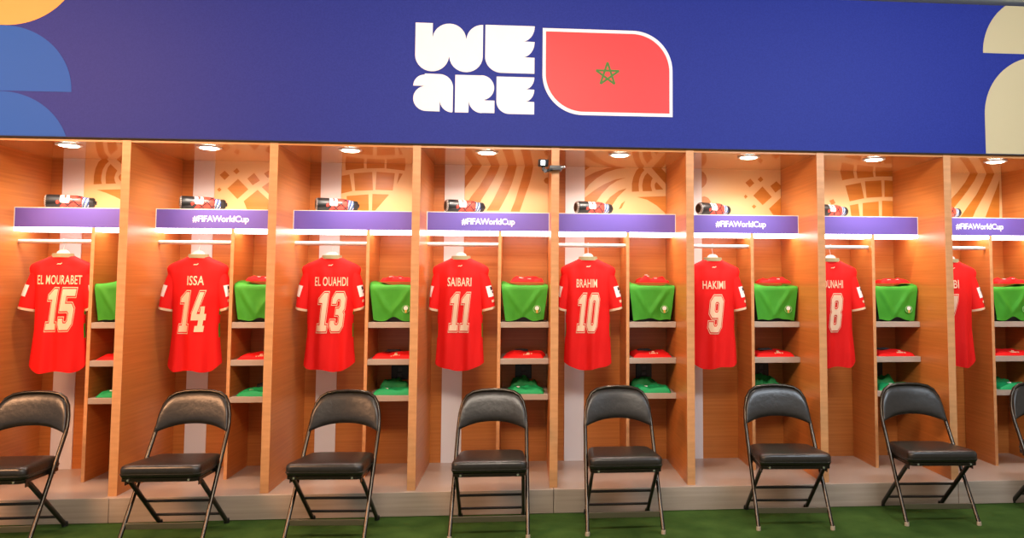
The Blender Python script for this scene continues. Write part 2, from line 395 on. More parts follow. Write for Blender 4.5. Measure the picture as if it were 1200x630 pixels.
# ------------------------------------------------------------------ lockers
NUM = {-1: '15', 0: '14', 1: '13', 2: '11', 3: '10', 4: '9', 5: '8', 6: '7'}
ORDER = {-1: 'leftmost locker bay', 0: 'second locker bay from the left', 1: 'third locker bay from the left', 2: 'fourth locker bay from the left',
         3: 'fifth locker bay from the left', 4: 'sixth locker bay from the left', 5: 'seventh locker bay from the left', 6: 'last locker bay at the right'}
def BAYTXT(k):
    return {6: 'rightmost locker'}.get(k, 'locker with shirt %s' % NUM[k])
OFF_P0, OFF_P1, OFF_R = 0.508, 0.528, PITCH - TH / 2 - 0.0012
YS = 0.345
txt_v, txt_f = text_mesh('#FIFAWorldCup', 0.019, 0.95)
def fit_text(vs, x0, x1, z0, z1, y):
    a, b, c, d = bounds(vs)
    return [(x0 + (v[0] - a) / (b - a) * (x1 - x0), y, z0 + (v[1] - c) / (d - c) * (z1 - z0)) for v in vs]
def ring(mb, x, z, y, r0, r1, t, seg=28, mi=0):
    vs, fs = [], []
    for k in range(seg):
        a = 2 * math.pi * k / seg
        for rr, yy in ((r0, y), (r1, y), (r1, y + t), (r0, y + t)):
            vs.append((x + rr * math.cos(a), yy, z + rr * math.sin(a)))
    for k in range(seg):
        for j in range(4):
            fs.append([k * 4 + j, k * 4 + (j + 1) % 4, ((k + 1) % seg) * 4 + (j + 1) % 4, ((k + 1) % seg) * 4 + j])
    return mb.add(vs, fs, mi)
def disc_y(mb, x, z, y, r_, t, mi=0, rz=None, seg=24):
    pts = [(x + r_ * math.cos(2 * math.pi * k / seg), z + (rz or r_) * math.sin(2 * math.pi * k / seg)) for k in range(seg)]
    return mb.prism(pts, y, y + t, mi)

for k in BAYS:
    x0 = k * PITCH
    sign_txt = 'and a hashtag sign' if k % 2 == 0 else 'and a plain violet sign board'
    lk = thing('locker', (x0, 0, ZP), '%s, orange wood, behind shirt %s' % (ORDER[k], NUM[k]), 'locker', 'row of open lockers')
    def lp(mb, name, m, parent=lk, **kw):
        mb.v = [(x, y, z - ZP) for x, y, z in mb.v]
        return mb.build(name, m, parent, **kw)
    def side(x):
        s = lp(MB().box(x - TH / 2, x + TH / 2, 0.002, DEP, ZP, ZT), 'side_panel', M['wood'])
        lp(MB().box(x - TH / 2 - 0.0006, x + TH / 2 + 0.0006, 0.0, 0.0024, ZP, ZT), 'edge_band', M['edge'], s)
    side(0.0)
    if k == BAYS[-1]: side(PITCH)
    L0 = TH / 2
    lp(MB().box(L0, OFF_R, DEP - 0.004, DEP + 0.02, ZP, ZT), 'back_panel', M['wood'])
    lp(MB().box(0.103, 0.245, DEP - 0.012, DEP - 0.004, ZP, ZT), 'white_strip', M['white_panel'])
    gp = lp(MB().box(0.2465, OFF_R, DEP - 0.009, DEP - 0.004, 1.90, ZT), 'graphic_panel', M['print_base'])
    for poly in PAT[k]:
        lp(MB().prism([(max(x, 0.247), z) for x, z in poly], DEP - 0.0100, DEP - 0.0088), 'ochre_print', M['print_dark'], gp)
    lp(MB().box(L0, OFF_R, 0.004, DEP - 0.004, ZT - 0.018, ZT + 0.005), 'top_panel', M['wood_top'])
    lp(MB().box(OFF_P0, OFF_P1, YS + 0.0024, DEP - 0.012, ZP, 1.779), 'partition', M['wood'])
    lp(MB().box(OFF_P0 - 0.0005, OFF_P1 + 0.0005, YS - 0.001, YS + 0.0026, ZP, 1.779), 'partition_edge', M['edge'])
    for zt in (1.162, 0.916, 0.676):
        lp(MB().box(OFF_P1, OFF_R, YS + 0.001, DEP - 0.004, zt - 0.038, zt, 0.002), 'shelf', M['shelf'])
    # sign shelf: board in front, top board behind it, light bar below
    sg = lp(MB().box(L0 + 0.004, OFF_R - 0.004, YS, YS + 0.02, 1.780, 1.9045), 'sign_board', M['sign'])
    ed = MB().box(L0, L0 + 0.004, YS - 0.001, YS + 0.02, 1.780, 1.9045)
    ed.box(OFF_R - 0.004, OFF_R, YS - 0.001, YS + 0.02, 1.780, 1.9045)
    ed.box(L0, OFF_R, YS - 0.001, DEP - 0.012, 1.9045, 1.909)
    lp(ed, 'sign_edging', M['edge_white'], sg)
    if k % 2 == 0:
        t = MB()
        t.add(fit_text(txt_v, 0.258, 0.618, 1.811, 1.866, YS - 0.0012), txt_f)
        lp(t, 'lettering', M['white_ink'], sg)
    lp(MB().box(L0, OFF_R, YS + 0.021, DEP - 0.012, 1.882, 1.904), 'sign_shelf', M['wood'])
    lp(MB().box(L0 + 0.001, OFF_P0 - 0.001, YS + 0.001, YS + 0.15, 1.755, 1.7795).box(OFF_P1 + 0.001, OFF_R - 0.001, YS + 0.001, YS + 0.15, 1.755, 1.7795), 'light_bar', M['bar'])
    rl = lp(MB().tube([(L0, 0.405, 1.689), (OFF_P0, 0.405, 1.689)], 0.0135, 16), 'hanging_rail', M['rail'], smooth=True)
    # power outlet on the back panel in the lowest cubby
    po = lp(MB().box(0.626, 0.744, DEP - 0.014, DEP - 0.004, 0.735, 0.837, 0.003), 'power_outlet', M['black'])
    so = MB()
    for zz in (0.765, 0.808):
        so.box(0.668, 0.702, DEP - 0.0165, DEP - 0.0138, zz - 0.014, zz + 0.014, 0.004)
    lp(so, 'socket', M['grey'], po)
    # downlight in the locker ceiling
    dx, dy = 0.435 + (0.03 if k == -1 else 0.0), 0.135
    dl = lp(MB().lathe([(0.052, ZT - 0.0245), (0.074, ZT - 0.0225), (0.074, ZT - 0.018)], 28, center=(dx, dy, 0)), 'downlight', M['white'], smooth=True)
    lp(MB().lathe([(0.03, ZT - 0.0300), (0.050, ZT - 0.0275), (0.055, ZT - 0.0246)], 28, center=(dx, dy, 0)), 'lens', M['lamp'], dl, smooth=True)
    sd = bpy.data.lights.new('downlight_beam', 'SPOT')
    sd.energy = DOWNLIGHT_POWER
    sd.color = DOWNLIGHT_COLOR
    sd.spot_size = R(150)
    sd.spot_blend = 0.9
    sd.shadow_soft_size = 0.045
    so_ = bpy.data.objects.new('downlight_beam', sd)
    COL.objects.link(so_)
    so_.parent = lk
    so_.location = (dx, dy, ZT - 0.036 - ZP)
    so_.rotation_euler = (R(14), 0, 0)

# ------------------------------------------------------------------ folding chairs
def make_chair():
    c = thing('folding_chair', (0, 0, 0), 'x', 'chair', 'black folding chairs in front of the lockers')
    def side_path(s):
        return [(s * 0.218, -0.21, 0.012), (s * 0.206, 0.13, 0.548), (s * 0.203, 0.150, 0.585), (s * 0.198, 0.168, 0.64), (s * 0.184, 0.187, 0.70),
                (s * 0.160, 0.199, 0.740), (s * 0.125, 0.207, 0.762), (s * 0.07, 0.211, 0.773)]
    path = side_path(-1) + [(0, 0.212, 0.776)] + side_path(1)[::-1]
    MB().tube(path, 0.0115, 10).build('back_frame', M['frame'], c, smooth=True)
    for s in (-1, 1):
        MB().lathe([(0.0125, 0.0), (0.0135, 0.005), (0.0122, 0.022)], 14, center=(s * 0.218, -0.21, 0)).build('foot_cap', M['foot'], c, smooth=True)
    for s in (-1, 1):
        lg = MB().tube([(s * 0.186, -0.185, 0.360), (s * 0.188, -0.15, 0.330), (s * 0.192, 0.19, 0.015)], 0.012, 10, flat=(0.0105, 0.0155)).build('rear_leg', M['leg'], c, smooth=True)
        MB().lathe([(0.016, 0.0), (0.017, 0.005), (0.014, 0.026)], 14, center=(s * 0.192, 0.195, 0)).build('rubber_foot', M['black'], lg, smooth=True)
    def leg_y(z): return -0.15 + (0.338 - z) * 0.34 / 0.323
    for z in (0.075, 0.185):
        MB().tube([(-0.19, leg_y(z), z), (0.19, leg_y(z), z)], 0.008, 8).build('stretcher', M['leg'], c, smooth=True)
    yb = -0.21 + 0.34 * (0.098 - 0.012) / 0.536
    b = MB().box(-0.207, 0.207, yb - 0.003, yb + 0.003, 0.080, 0.113, 0.0015)
    b.build('front_brace', M['bar_metal'], c)
    # seat: metal pan, cushion
    pan = MB()
    def rr(hw_f, hw_r, yf, yr, rad, n=7):
        pts = []
        for (sx, yy, hw, a0) in ((1, yf, hw_f, -90), (1, yr, hw_r, 0), (-1, yr, hw_r, 90), (-1, yf, hw_f, 180)):
            ccx = sx * (hw - rad); ccy = yy + (rad if yy == yf else -rad)
            for i in range(n + 1):
                a = R(a0 + 90 * i / n)
                pts.append((ccx + rad * math.cos(a), ccy + rad * math.sin(a)))
        return pts
    def tz(y): return 0.0 - (y + 0.235) * 0.045
    def loft(mb, levels):
        rings = []
        for hw_f, hw_r, yf, yr, rad, z in levels:
            rings.append([(x, y, z + tz(y)) for x, y in rr(hw_f, hw_r, yf, yr, rad)])
        n = len(rings[0])
        vs = [p for r_ in rings for p in r_]
        fs = [[i * n + j, i * n + (j + 1) % n, (i + 1) * n + (j + 1) % n, (i + 1) * n + j] for i in range(len(rings) - 1) for j in range(n)]
        fs.append(list(range(n - 1, -1, -1))); fs.append([(len(rings) - 1) * n + j for j in range(n)])
        mb.add(vs, fs)
    loft(pan, [(0.198, 0.182, -0.236, 0.128, 0.03, 0.354), (0.205, 0.188, -0.243, 0.133, 0.032, 0.357), (0.205, 0.188, -0.243, 0.133, 0.032, 0.375)])
    pan.build('seat_pan', M['frame'], c, smooth=True)
    cu = MB()
    loft(cu, [(0.200, 0.184, -0.238, 0.130, 0.034, 0.3755), (0.208, 0.190, -0.246, 0.134, 0.036, 0.379), (0.2115, 0.191, -0.2495, 0.135, 0.038, 0.390), (0.2115, 0.191, -0.2495, 0.135, 0.040, 0.422),
              (0.208, 0.187, -0.246, 0.132, 0.042, 0.433), (0.199, 0.178, -0.237, 0.125, 0.045, 0.4400), (0.175, 0.158, -0.212, 0.11, 0.045, 0.4435), (0.10, 0.09, -0.14, 0.05, 0.03, 0.446)])
    cs = cu.build('seat', M['vinyl'], c, smooth=True, angle=60)
    pi = MB()
    ring_pts = [(x, y, 0.394 + tz(y)) for x, y in rr(0.2115, 0.1915, -0.2495, 0.1355, 0.038)]
    pi.tube(ring_pts + ring_pts[:2], 0.0035, 6)
    pi.build('piping', M['vinyl'], cs, smooth=True)
    for s in (-1, 1):
        MB().lathe([(0.006, -0.004), (0.006, 0.0), (0.003, 0.003)], 12, axis='y', center=(s * 0.158, -0.2445, 0.366)).build('rivet', M['screw'], c)
    for s in (-1, 1):
        MB().box(s * 0.193 - 0.002, s * 0.193 + 0.002, -0.205, -0.160, 0.328, 0.366, 0.001).build('hinge_bracket', M['frame'], c)
        MB().box(s * 0.197 - 0.002, s * 0.197 + 0.002, 0.0, 0.06, 0.335, 0.386, 0.001).build('hinge_bracket', M['frame'], c)
    # backrest: padded crescent following the frame, curved back in the middle
    nu, nv = 41, 21
    def edge_half(z): return lerp_table([(0.54, 0.207), (0.60, 0.203), (0.66, 0.196), (0.70, 0.184), (0.738, 0.160), (0.761, 0.127), (0.773, 0.075), (0.778, 0.0)], z)
    def frame_y(z): return lerp_table([(0.54, 0.128), (0.585, 0.150), (0.64, 0.168), (0.70, 0.187), (0.74, 0.199), (0.776, 0.212)], z)
    def top_z(x):
        lo, hi = 0.56, 0.778
        for _ in range(24):
            m_ = (lo + hi) / 2
            if edge_half(m_) > abs(x): lo = m_
            else: hi = m_
        return lo
    def bot_z(x): return 0.590 - 0.044 * (abs(x) / 0.205) ** 2.2
    pad = MB()
    def sheet(front):
        def fn(u, v):
            uu = -1 + 2 * u / (nu - 1)
            vv = v / (nv - 1)
            x = 0.2045 * math.sin(uu * math.pi / 2 * 0.98) / math.sin(math.pi / 2 * 0.98)
            z = bot_z(x) + (max(top_z(x), bot_z(x) + 0.004) - bot_z(x)) * vv
            base = frame_y(z) - 0.011 + 0.026 * (1 - (x / 0.206) ** 2)
            bulge = (1 - abs(uu) ** 5) ** 0.5 * max(0.0, 1 - abs(2 * vv - 1) ** 3.2) ** 0.5
            return (x, base - 0.024 * bulge if front else base + 0.007 * bulge, z)
        return fn
    pad.grid(nu, nv, sheet(True)); pad.grid(nu, nv, sheet(False))
    pad.build('backrest', M['vinyl'], c, smooth=True, angle=75)
    return c

chair0 = make_chair()
CHAIRS = [(-0.405, -0.275, 2.0, 'leftmost black folding chair, cut by the left edge, below shirt 15'),
          (0.500, -0.270, -1.0, 'second black folding chair from the left, standing below shirt 14'),
          (1.372, -0.272, -3.0, 'third black folding chair from the left, standing below shirt 13'),
          (2.262, -0.275, 0.0, 'fourth black folding chair from the left, standing below shirt 11'),
          (3.035, -0.255, 0.0, 'fifth black folding chair from the left, standing below shirt 10'),
          (4.045, -0.245, -3.0, 'sixth black folding chair from the left, standing beside shirt 9'),
          (4.950, -0.230, -3.0, 'seventh black folding chair from the left, standing beside shirt 8'),
          (5.840, -0.230, -4.0, 'rightmost black folding chair, mostly cut by the right edge')]
for i, (x, y, rz, lab) in enumerate(CHAIRS):
    c = chair0 if i == 0 else copy_tree(chair0)
    c.location = (x, y, 0)
    c.rotation_euler = (0, 0, R(rz))
    if i in (2, 3): c.scale = (1, 1, 0.988)
    c['label'] = lab

# ------------------------------------------------------------------ jerseys on hangers
DIGITS = {
 '0': (62, [[(0, 14), (12, 0), (48, 0), (60, 14), (60, 86), (48, 100), (12, 100), (0, 86)], [(20, 22), (25, 16), (35, 16), (40, 22), (40, 78), (35, 84), (25, 84), (20, 78)]]),
 '1': (48, [[(2, 0), (46, 0), (46, 16), (36, 16), (36, 100), (18, 100), (-4, 84), (-4, 74), (14, 74), (14, 16), (2, 16)]]),
 '3': (62, [[(0, 14), (12, 0), (48, 0), (60, 14), (60, 44), (53, 51), (60, 58), (60, 86), (48, 100), (12, 100), (0, 86), (0, 72), (20, 72), (20, 78), (25, 84), (35, 84), (40, 78), (40, 66), (34, 59), (22, 59), (22, 43), (34, 43), (40, 37), (40, 22), (35, 16), (25, 16), (20, 22), (20, 28), (0, 28)]]),
 '4': (66, [[(22, 0), (66, 0), (66, 15), (58, 15), (58, 29), (68, 29), (68, 45), (58, 45), (58, 64), (38, 64), (38, 45), (23, 45), (46, 100), (24, 100), (0, 44), (0, 29), (34, 29), (34, 15), (22, 15)]]),
 '5': (62, [[(0, 14), (12, 0), (48, 0), (60, 14), (60, 52), (48, 64), (20, 64), (20, 83), (58, 83), (58, 100), (0, 100), (0, 46), (34, 46), (40, 40), (40, 22), (35, 16), (25, 16), (20, 22), (20, 28), (0, 28)]]),
 '7': (60, [[(14, 0), (36, 0), (60, 84), (60, 100), (0, 100), (0, 74), (18, 74), (18, 83), (38, 83)]]),
 '8': (62, [[(0, 12), (11, 0), (49, 0), (60, 12), (60, 44), (54, 52), (60, 60), (60, 88), (49, 100), (11, 100), (0, 88), (0, 60), (6, 52), (0, 44)], [(20, 20), (24, 16), (36, 16), (40, 20), (40, 40), (36, 44), (24, 44), (20, 40)], [(20, 64), (24, 60), (36, 60), (40, 64), (40, 80), (36, 84), (24, 84), (20, 80)]]),
 '9': (62, [[(0, 14), (12, 0), (48, 0), (60, 14), (60, 86), (48, 100), (12, 100), (0, 86), (0, 52), (12, 40), (40, 40), (40, 22), (35, 16), (25, 16), (20, 22), (20, 28), (0, 28)], [(20, 60), (24, 55), (36, 55), (40, 60), (40, 79), (35, 84), (25, 84), (20, 79)]]),
}
def digit_mesh(num, bold):
    cu = bpy.data.curves.new('number_curve', 'CURVE')
    cu.dimensions = '2D'
    cu.fill_mode = 'BOTH'
    cu.offset = bold
    xo = 0.0
    for ch in num:
        adv, loops = DIGITS[ch]
        for lp_ in loops:
            s = cu.splines.new('POLY')
            s.points.add(len(lp_) - 1)
            for p, (x, y) in zip(s.points, lp_):
                p.co = ((xo + x) / 100.0, y / 100.0, 0, 1)
            s.use_cyclic_u = True
        xo += adv + 12
    ob = bpy.data.objects.new('number_source', cu)
    COL.objects.link(ob)
    bpy.context.view_layer.update()
    me = bpy.data.meshes.new_from_object(ob.evaluated_get(bpy.context.evaluated_depsgraph_get()))
    vs = [tuple(v.co) for v in me.vertices]
    fs = [list(p.vertices) for p in me.polygons]
    bpy.data.objects.remove(ob); bpy.data.curves.remove(cu); bpy.data.meshes.remove(me)
    return vs, fs
JY, JZ = 0.405, 0.84
HW = [(0.0, 0.168), (0.12, 0.160), (0.26, 0.151), (0.42, 0.152), (0.55, 0.166), (0.63, 0.186), (0.672, 0.194), (0.692, 0.186), (0.712, 0.152), (0.735, 0.100), (0.752, 0.068), (0.762, 0.058)]
DP = [(0.0, 0.050), (0.25, 0.056), (0.5, 0.060), (0.64, 0.050), (0.69, 0.040), (0.73, 0.036), (0.762, 0.034)]
def make_jersey(k, cx_, num, name, yaw, numbox, namebox, seed):
    j = thing('jersey', (k * PITCH + cx_, JY, JZ),
              'red short-sleeved shirt, back turned out, %s, on a hanger' % ('right half only at the right edge' if k == 6 else 'numbered %s in cream' % num),
              'shirt', 'red shirts hanging in the lockers', R(yaw))
    def fold(x, z):
        a = (0.35 + 0.65 * (1 - smoothstep(0.0, 0.55, z))) * 0.0105
        return a * (math.sin(x * 42 + seed * 1.7 + z * 2.0) + 0.6 * math.sin(x * 75 + seed * 2.9 - z * 3)) + 0.004 * noise.noise((x * 9, z * 7, seed * 3.1))
    def W(z, x=0): return lerp_table(HW, z)
    def yf(x, z):
        c = min(1.0, abs(x) / W(z))
        return -lerp_table(DP, z) * (1 - c ** 2.4) ** 0.55 + fold(x, z) * (1 - c ** 4) * (1 - smoothstep(0.66, 0.74, z))
    xlo, xhi = TH / 2 + 0.014 - cx_, OFF_P0 - 0.012 - cx_
    def squeeze(p):
        x = p[0]
        for lim, sg in ((xhi, 1), (-xlo, -1)):
            q = x * sg
            if q > lim - 0.03:
                t = q - (lim - 0.03)
                x = sg * (lim - 0.03 + 0.03 * (1 - math.exp(-t / 0.03)))
        return (x, p[1], p[2])
    body = MB()
    nu, nv = 144, 46
    zs = [0.672 * (i / 33) for i in range(34)] + [0.672 + 0.09 * (i + 1) / 12 for i in range(12)]
    def fn(u, v):
        th = 2 * math.pi * u / nu
        z = zs[v]
        c, s = math.cos(th), math.sin(th)
        w = W(z)
        x = w * c * (1 + 0.02 * math.sin(seed + z * 9) * (1 - z))
        hem = (0.046 * abs(c) ** 4.5 + 0.008 * math.sin(c * 5 + seed)) * (1 - min(1, z / 0.672)) ** 3
        sg = 1 if s >= 0 else -1
        y = sg * lerp_table(DP, z) * (1 - min(1, abs(c)) ** 2.4) ** 0.55 + fold(c * w, z) * (1 - abs(c) ** 4) * (1 - smoothstep(0.66, 0.74, z))
        return squeeze((x, y, z + hem + (0.012 if s > 0 else 0) * (1 - z)))
    def mi(f, i):
        th = 2 * math.pi * ((i % nu) + 0.5) / nu
        z = zs[i // nu]
        return 1 if (abs(math.cos(th)) > 0.975 and 0.20 < z < 0.52 and not (0.30 < z < 0.36)) else 0
    body.grid(nu, nv, fn, mi, wrap=True)
    # sleeves
    def sleeve(sd, s, th, grow=0.0):
        # s 0 at the shoulder, 1 at the cuff
        ax = Vector((sd * (0.130 + 0.072 * s ** 0.8), 0.004, 0.645 - 0.238 * s))
        hw = 0.050 + 0.004 * s + grow
        dpth = 0.036 + 0.008 * s + grow
        dirv = Vector((sd * 0.98, 0, 0.23)) if s > 0.0 else Vector((sd, 0, 0.3))
        wob = 1 + 0.05 * math.sin(th * 3 + seed + s * 4)
        return Vector(squeeze(ax + dirv.normalized() * hw * math.cos(th) + Vector((0, 1, 0)) * dpth * math.sin(th) * wob))
    for sd in (-1, 1):
        body.grid(28, 12, lambda u, v: sleeve(sd, v / 11, 2 * math.pi * u / 28), 0, wrap=True)
        n0 = len(body.v)
        # shoulder cap closing the sleeve head
        body.add([sleeve(sd, 0, 2 * math.pi * u / 28) for u in range(28)] + [sleeve(sd, 0, 0) * 0.5 + sleeve(sd, 0, math.pi) * 0.5 + Vector((0, 0, 0.02))],
                 [[u, (u + 1) % 28, 28] for u in range(28)], 0)
    body.build('body', [M['red'], M['green']], j, smooth=True, angle=80)
    for sd in (-1, 1):
        cf = MB()
        cf.grid(28, 4, lambda u, v: sleeve(sd, (0.955, 1.015, 1.02, 0.96)[v], 2 * math.pi * u / 28, (0.0022, 0.0022, -0.001, -0.001)[v]), 0, wrap=True)
        cf.build('cuff', M['cuff'], j, smooth=True, angle=60)
        # white sleeve patch on the outer back of the sleeve
        th0, th1 = (-0.42 * math.pi, -0.12 * math.pi) if sd > 0 else (-0.42 * math.pi, -0.06 * math.pi)
        pt = MB()
        def pf(u, v, g=0.0018, a=0.0, b=1.0, c=0.0, d=1.0):
            fu, fv = a + (b - a) * u / 7, c + (d - c) * v / 5
            return sleeve(sd, 0.36 + 0.31 * fv, th0 + (th1 - th0) * fu, g)
        pt.grid(8, 6, pf)
        p = pt.build('sleeve_patch', M['patch'], j, smooth=True)
        if sd > 0:
            mk = MB()
            mk.grid(8, 6, lambda u, v: pf(u, v, 0.0028, 0.55, 0.95, 0.12, 0.42))
            mk.grid(8, 6, lambda u, v: pf(u, v, 0.0028, 0.70, 0.95, 0.52, 0.72))
            mk.build('emblem', M['charcoal'], p)
            tx = MB()
            tx.grid(8, 6, lambda u, v: sleeve(sd, 0.76 + 0.07 * v / 5, th0 + (th1 - th0) * (0.3 + 0.6 * u / 7), 0.0018))
            tx.build('sleeve_print', M['cuff'], j)
    # collar
    co = MB()
    def cfn(u, v):
        th = 2 * math.pi * u / 32
        g, zz = [(0.0015, 0.745), (0.0, 0.757), (-0.002, 0.770), (-0.006, 0.771), (-0.006, 0.750)][v]
        return ((0.066 + g) * math.cos(th), (0.040 + g) * math.sin(th), zz - (0.018 if math.sin(th) > 0 else 0.0) * abs(math.sin(th)))
    co.grid(32, 5, cfn, 0, wrap=True)
    co.build('collar', M['khaki'], j, smooth=True)
    # prints that follow the cloth
    def cloth_print(nm, body_txt, box, m, eps, bold, spacing, slant=0.0, parent=None, keep=None):
        vs, fs = digit_mesh(body_txt, bold) if keep else text_mesh(body_txt, bold, spacing)
        ref = keep or bounds(vs)
        a, b, c, d = ref
        bm = bmesh.new()
        bv = [bm.verts.new(((v[0] - a) / (b - a) * (box[1] - box[0]) + box[0], 0, (v[1] - c) / (d - c) * (box[3] - box[2]) + box[2])) for v in vs]
        for f in fs:
            try: bm.faces.new([bv[i] for i in f])
            except ValueError: pass
        bmesh.ops.triangulate(bm, faces=bm.faces[:])
        for _ in range(5):
            long_e = [e for e in bm.edges if e.calc_length() > 0.009]
            if not long_e: break
            bmesh.ops.subdivide_edges(bm, edges=long_e, cuts=1, use_grid_fill=False)
            bmesh.ops.triangulate(bm, faces=bm.faces[:])
        for v in bm.verts:
            x = v.co.x + slant * (v.co.z - (box[2] + box[3]) / 2)
            v.co = Vector((x, yf(x, v.co.z) - eps, v.co.z))
        mb = MB(); mb.bm(bm)
        return mb.build(nm, m, parent or j), ref
    if num:
        nb = [numbox[0] - cx_, numbox[1] - cx_, numbox[2] - JZ, numbox[3] - JZ]
        nb = [nb[0] + 0.015, nb[1] - 0.015, nb[2] + 0.006, nb[3] - 0.006]
        nvs, nfs = digit_mesh(num, 0.0)
        rf = bounds(nvs)
        ol, _ = cloth_print('number_outline', num, nb, M['print'], 0.0030, 0.050, 0.92, 0.10, None, rf)
        cloth_print('number_gap', num, nb, M['red'], 0.0042, 0.028, 0.92, 0.10, ol, rf)
        cloth_print('number', num, nb, M['print'], 0.0054, 0.000, 0.92, 0.10, None, rf)
    if name:
        cloth_print('name_lettering', name, [namebox[0] - cx_, namebox[1] - cx_, namebox[2] - JZ, namebox[3] - JZ], M['print'], 0.0034, 0.014, 1.06)
    lg = MB()
    pts = [(-0.016, 0.699), (-0.010, 0.705), (0.004, 0.704), (0.013, 0.709), (0.017, 0.706), (0.008, 0.700), (0.004, 0.697), (-0.002, 0.700), (-0.008, 0.698)]
    lg.prism(pts, 0, 0.0008)
    lg.v = [(x, yf(x, z) - 0.0034 + y, z) for x, y, z in lg.v]
    lg.build('neck_logo', M['print'], j)
    # hanger: a thing of its own
    h = thing('clothes_hanger', (k * PITCH + cx_, JY, 1.60), 'white plastic hanger holding %s, hooked on the rail' % ('the cut-off shirt at the right edge' if k == 6 else 'red shirt number %s' % NUM[k]), 'hanger', 'white hangers', R(yaw))
    hb = MB()
    prof = [(-0.125, -0.063), (-0.10, -0.050), (-0.058, -0.024), (-0.040, 0.006), (-0.031, 0.024), (-0.018, 0.033), (0.0, 0.035), (0.018, 0.033), (0.031, 0.024), (0.040, 0.006), (0.058, -0.024), (0.10, -0.050), (0.125, -0.063)]
    hb.prism(prof + [(x, z - 0.013 if abs(x) > 0.05 else -0.034) for x, z in prof[::-1]], -0.008, 0.008)
    hb.build('shoulder_bar', M['white'], h)
    hk = [(0, 0, 0.02), (0, 0, 0.046), (0, 0.011, 0.0625)] + [(0, 0.020 * math.cos(a), 0.0852 + 0.020 * math.sin(a)) for a in [R(-35 + 22 * i) for i in range(11)]]
    MB().tube(hk, 0.0022, 8).build('hook', M['rail'], h, smooth=True)

JER = {  # centre offset, number, name on the back, yaw, number box, name box
    -1: (0.303, '15', 'EL MOURABET', 5, (0.235, 0.417, 1.108, 1.384), (0.182, 0.440, 1.408, 1.468)),
    0: (0.280, '14', 'ISSA', 2, (0.180, 0.376, 1.094, 1.366), (0.235, 0.338, 1.405, 1.467)),
    1: (0.268, '13', 'EL OUAHDI', 2, (0.182, 0.380, 1.096, 1.362), (0.172, 0.385, 1.403, 1.463)),
    2: (0.252, '11', 'SAIBARI', -3, (0.175, 0.340, 1.098, 1.360), (0.171, 0.332, 1.403, 1.463)),
    3: (0.247, '10', 'BRAHIM', -1, (0.160, 0.328, 1.093, 1.356), (0.166, 0.307, 1.398, 1.455)),
    4: (0.250, '9', 'HAKIMI', 0, (0.197, 0.317, 1.084, 1.346), (0.165, 0.325, 1.390, 1.446)),
    5: (0.228, '8', 'OUNAHI', 0, (0.182, 0.291, 1.094, 1.356), (0.150, 0.292, 1.398, 1.455)),
    6: (0.240, '7', 'BI', -3, (0.150, 0.262, 1.090, 1.352), (0.235, 0.273, 1.400, 1.458)),
}
for k in BAYS:
    cx_, num, nm, yaw, nb, tb = JER[k]
    make_jersey(k, cx_, num, nm, yaw, nb, tb, k + 2.3)

# ------------------------------------------------------------------ shelf contents
def rumple(w, d, h, seed, amp=0.35, nu=22, nv=16, cut=0.25):
    """a soft folded garment: closed slab, rounded rim, uneven top"""
    mb = MB()
    def top(u, v):
        a, b = -1 + 2 * u / (nu - 1), -1 + 2 * v / (nv - 1)
        e = max(0.0, 1 - abs(a) ** 6) ** 0.6 * max(0.0, 1 - abs(b) ** 6) ** 0.6
        n = noise.noise((a * 1.6 + seed * 5.1, b * 1.4, seed)) + 0.5 * noise.noise((a * 4 + seed, b * 3.3, seed * 2.0))
        wob = 1 + 0.05 * noise.noise((seed, a * 2, b * 2))
        return (a * w / 2 * wob, b * d / 2 * (1 + 0.04 * noise.noise((a * 2, seed, b))), 0.002 + h * e * (0.72 + amp * n))
    def bot(u, v):
        p = top(u, v)
        return (p[0], p[1], 0.0)
    mb.grid(nu, nv, top); mb.grid(nu, nv, bot)
    rim = [(u, 0) for u in range(nu)] + [(nu - 1, v) for v in range(1, nv)] + [(u, nv - 1) for u in range(nu - 2, -1, -1)] + [(0, v) for v in range(nv - 2, 0, -1)]
    n = nu * nv
    for (u, v), (u2, v2) in zip(rim, rim[1:] + rim[:1]):
        mb.f.append((v * nu + u, v2 * nu + u2, n + v2 * nu + u2, n + v * nu + u)); mb.mi.append(0)
    return mb, top

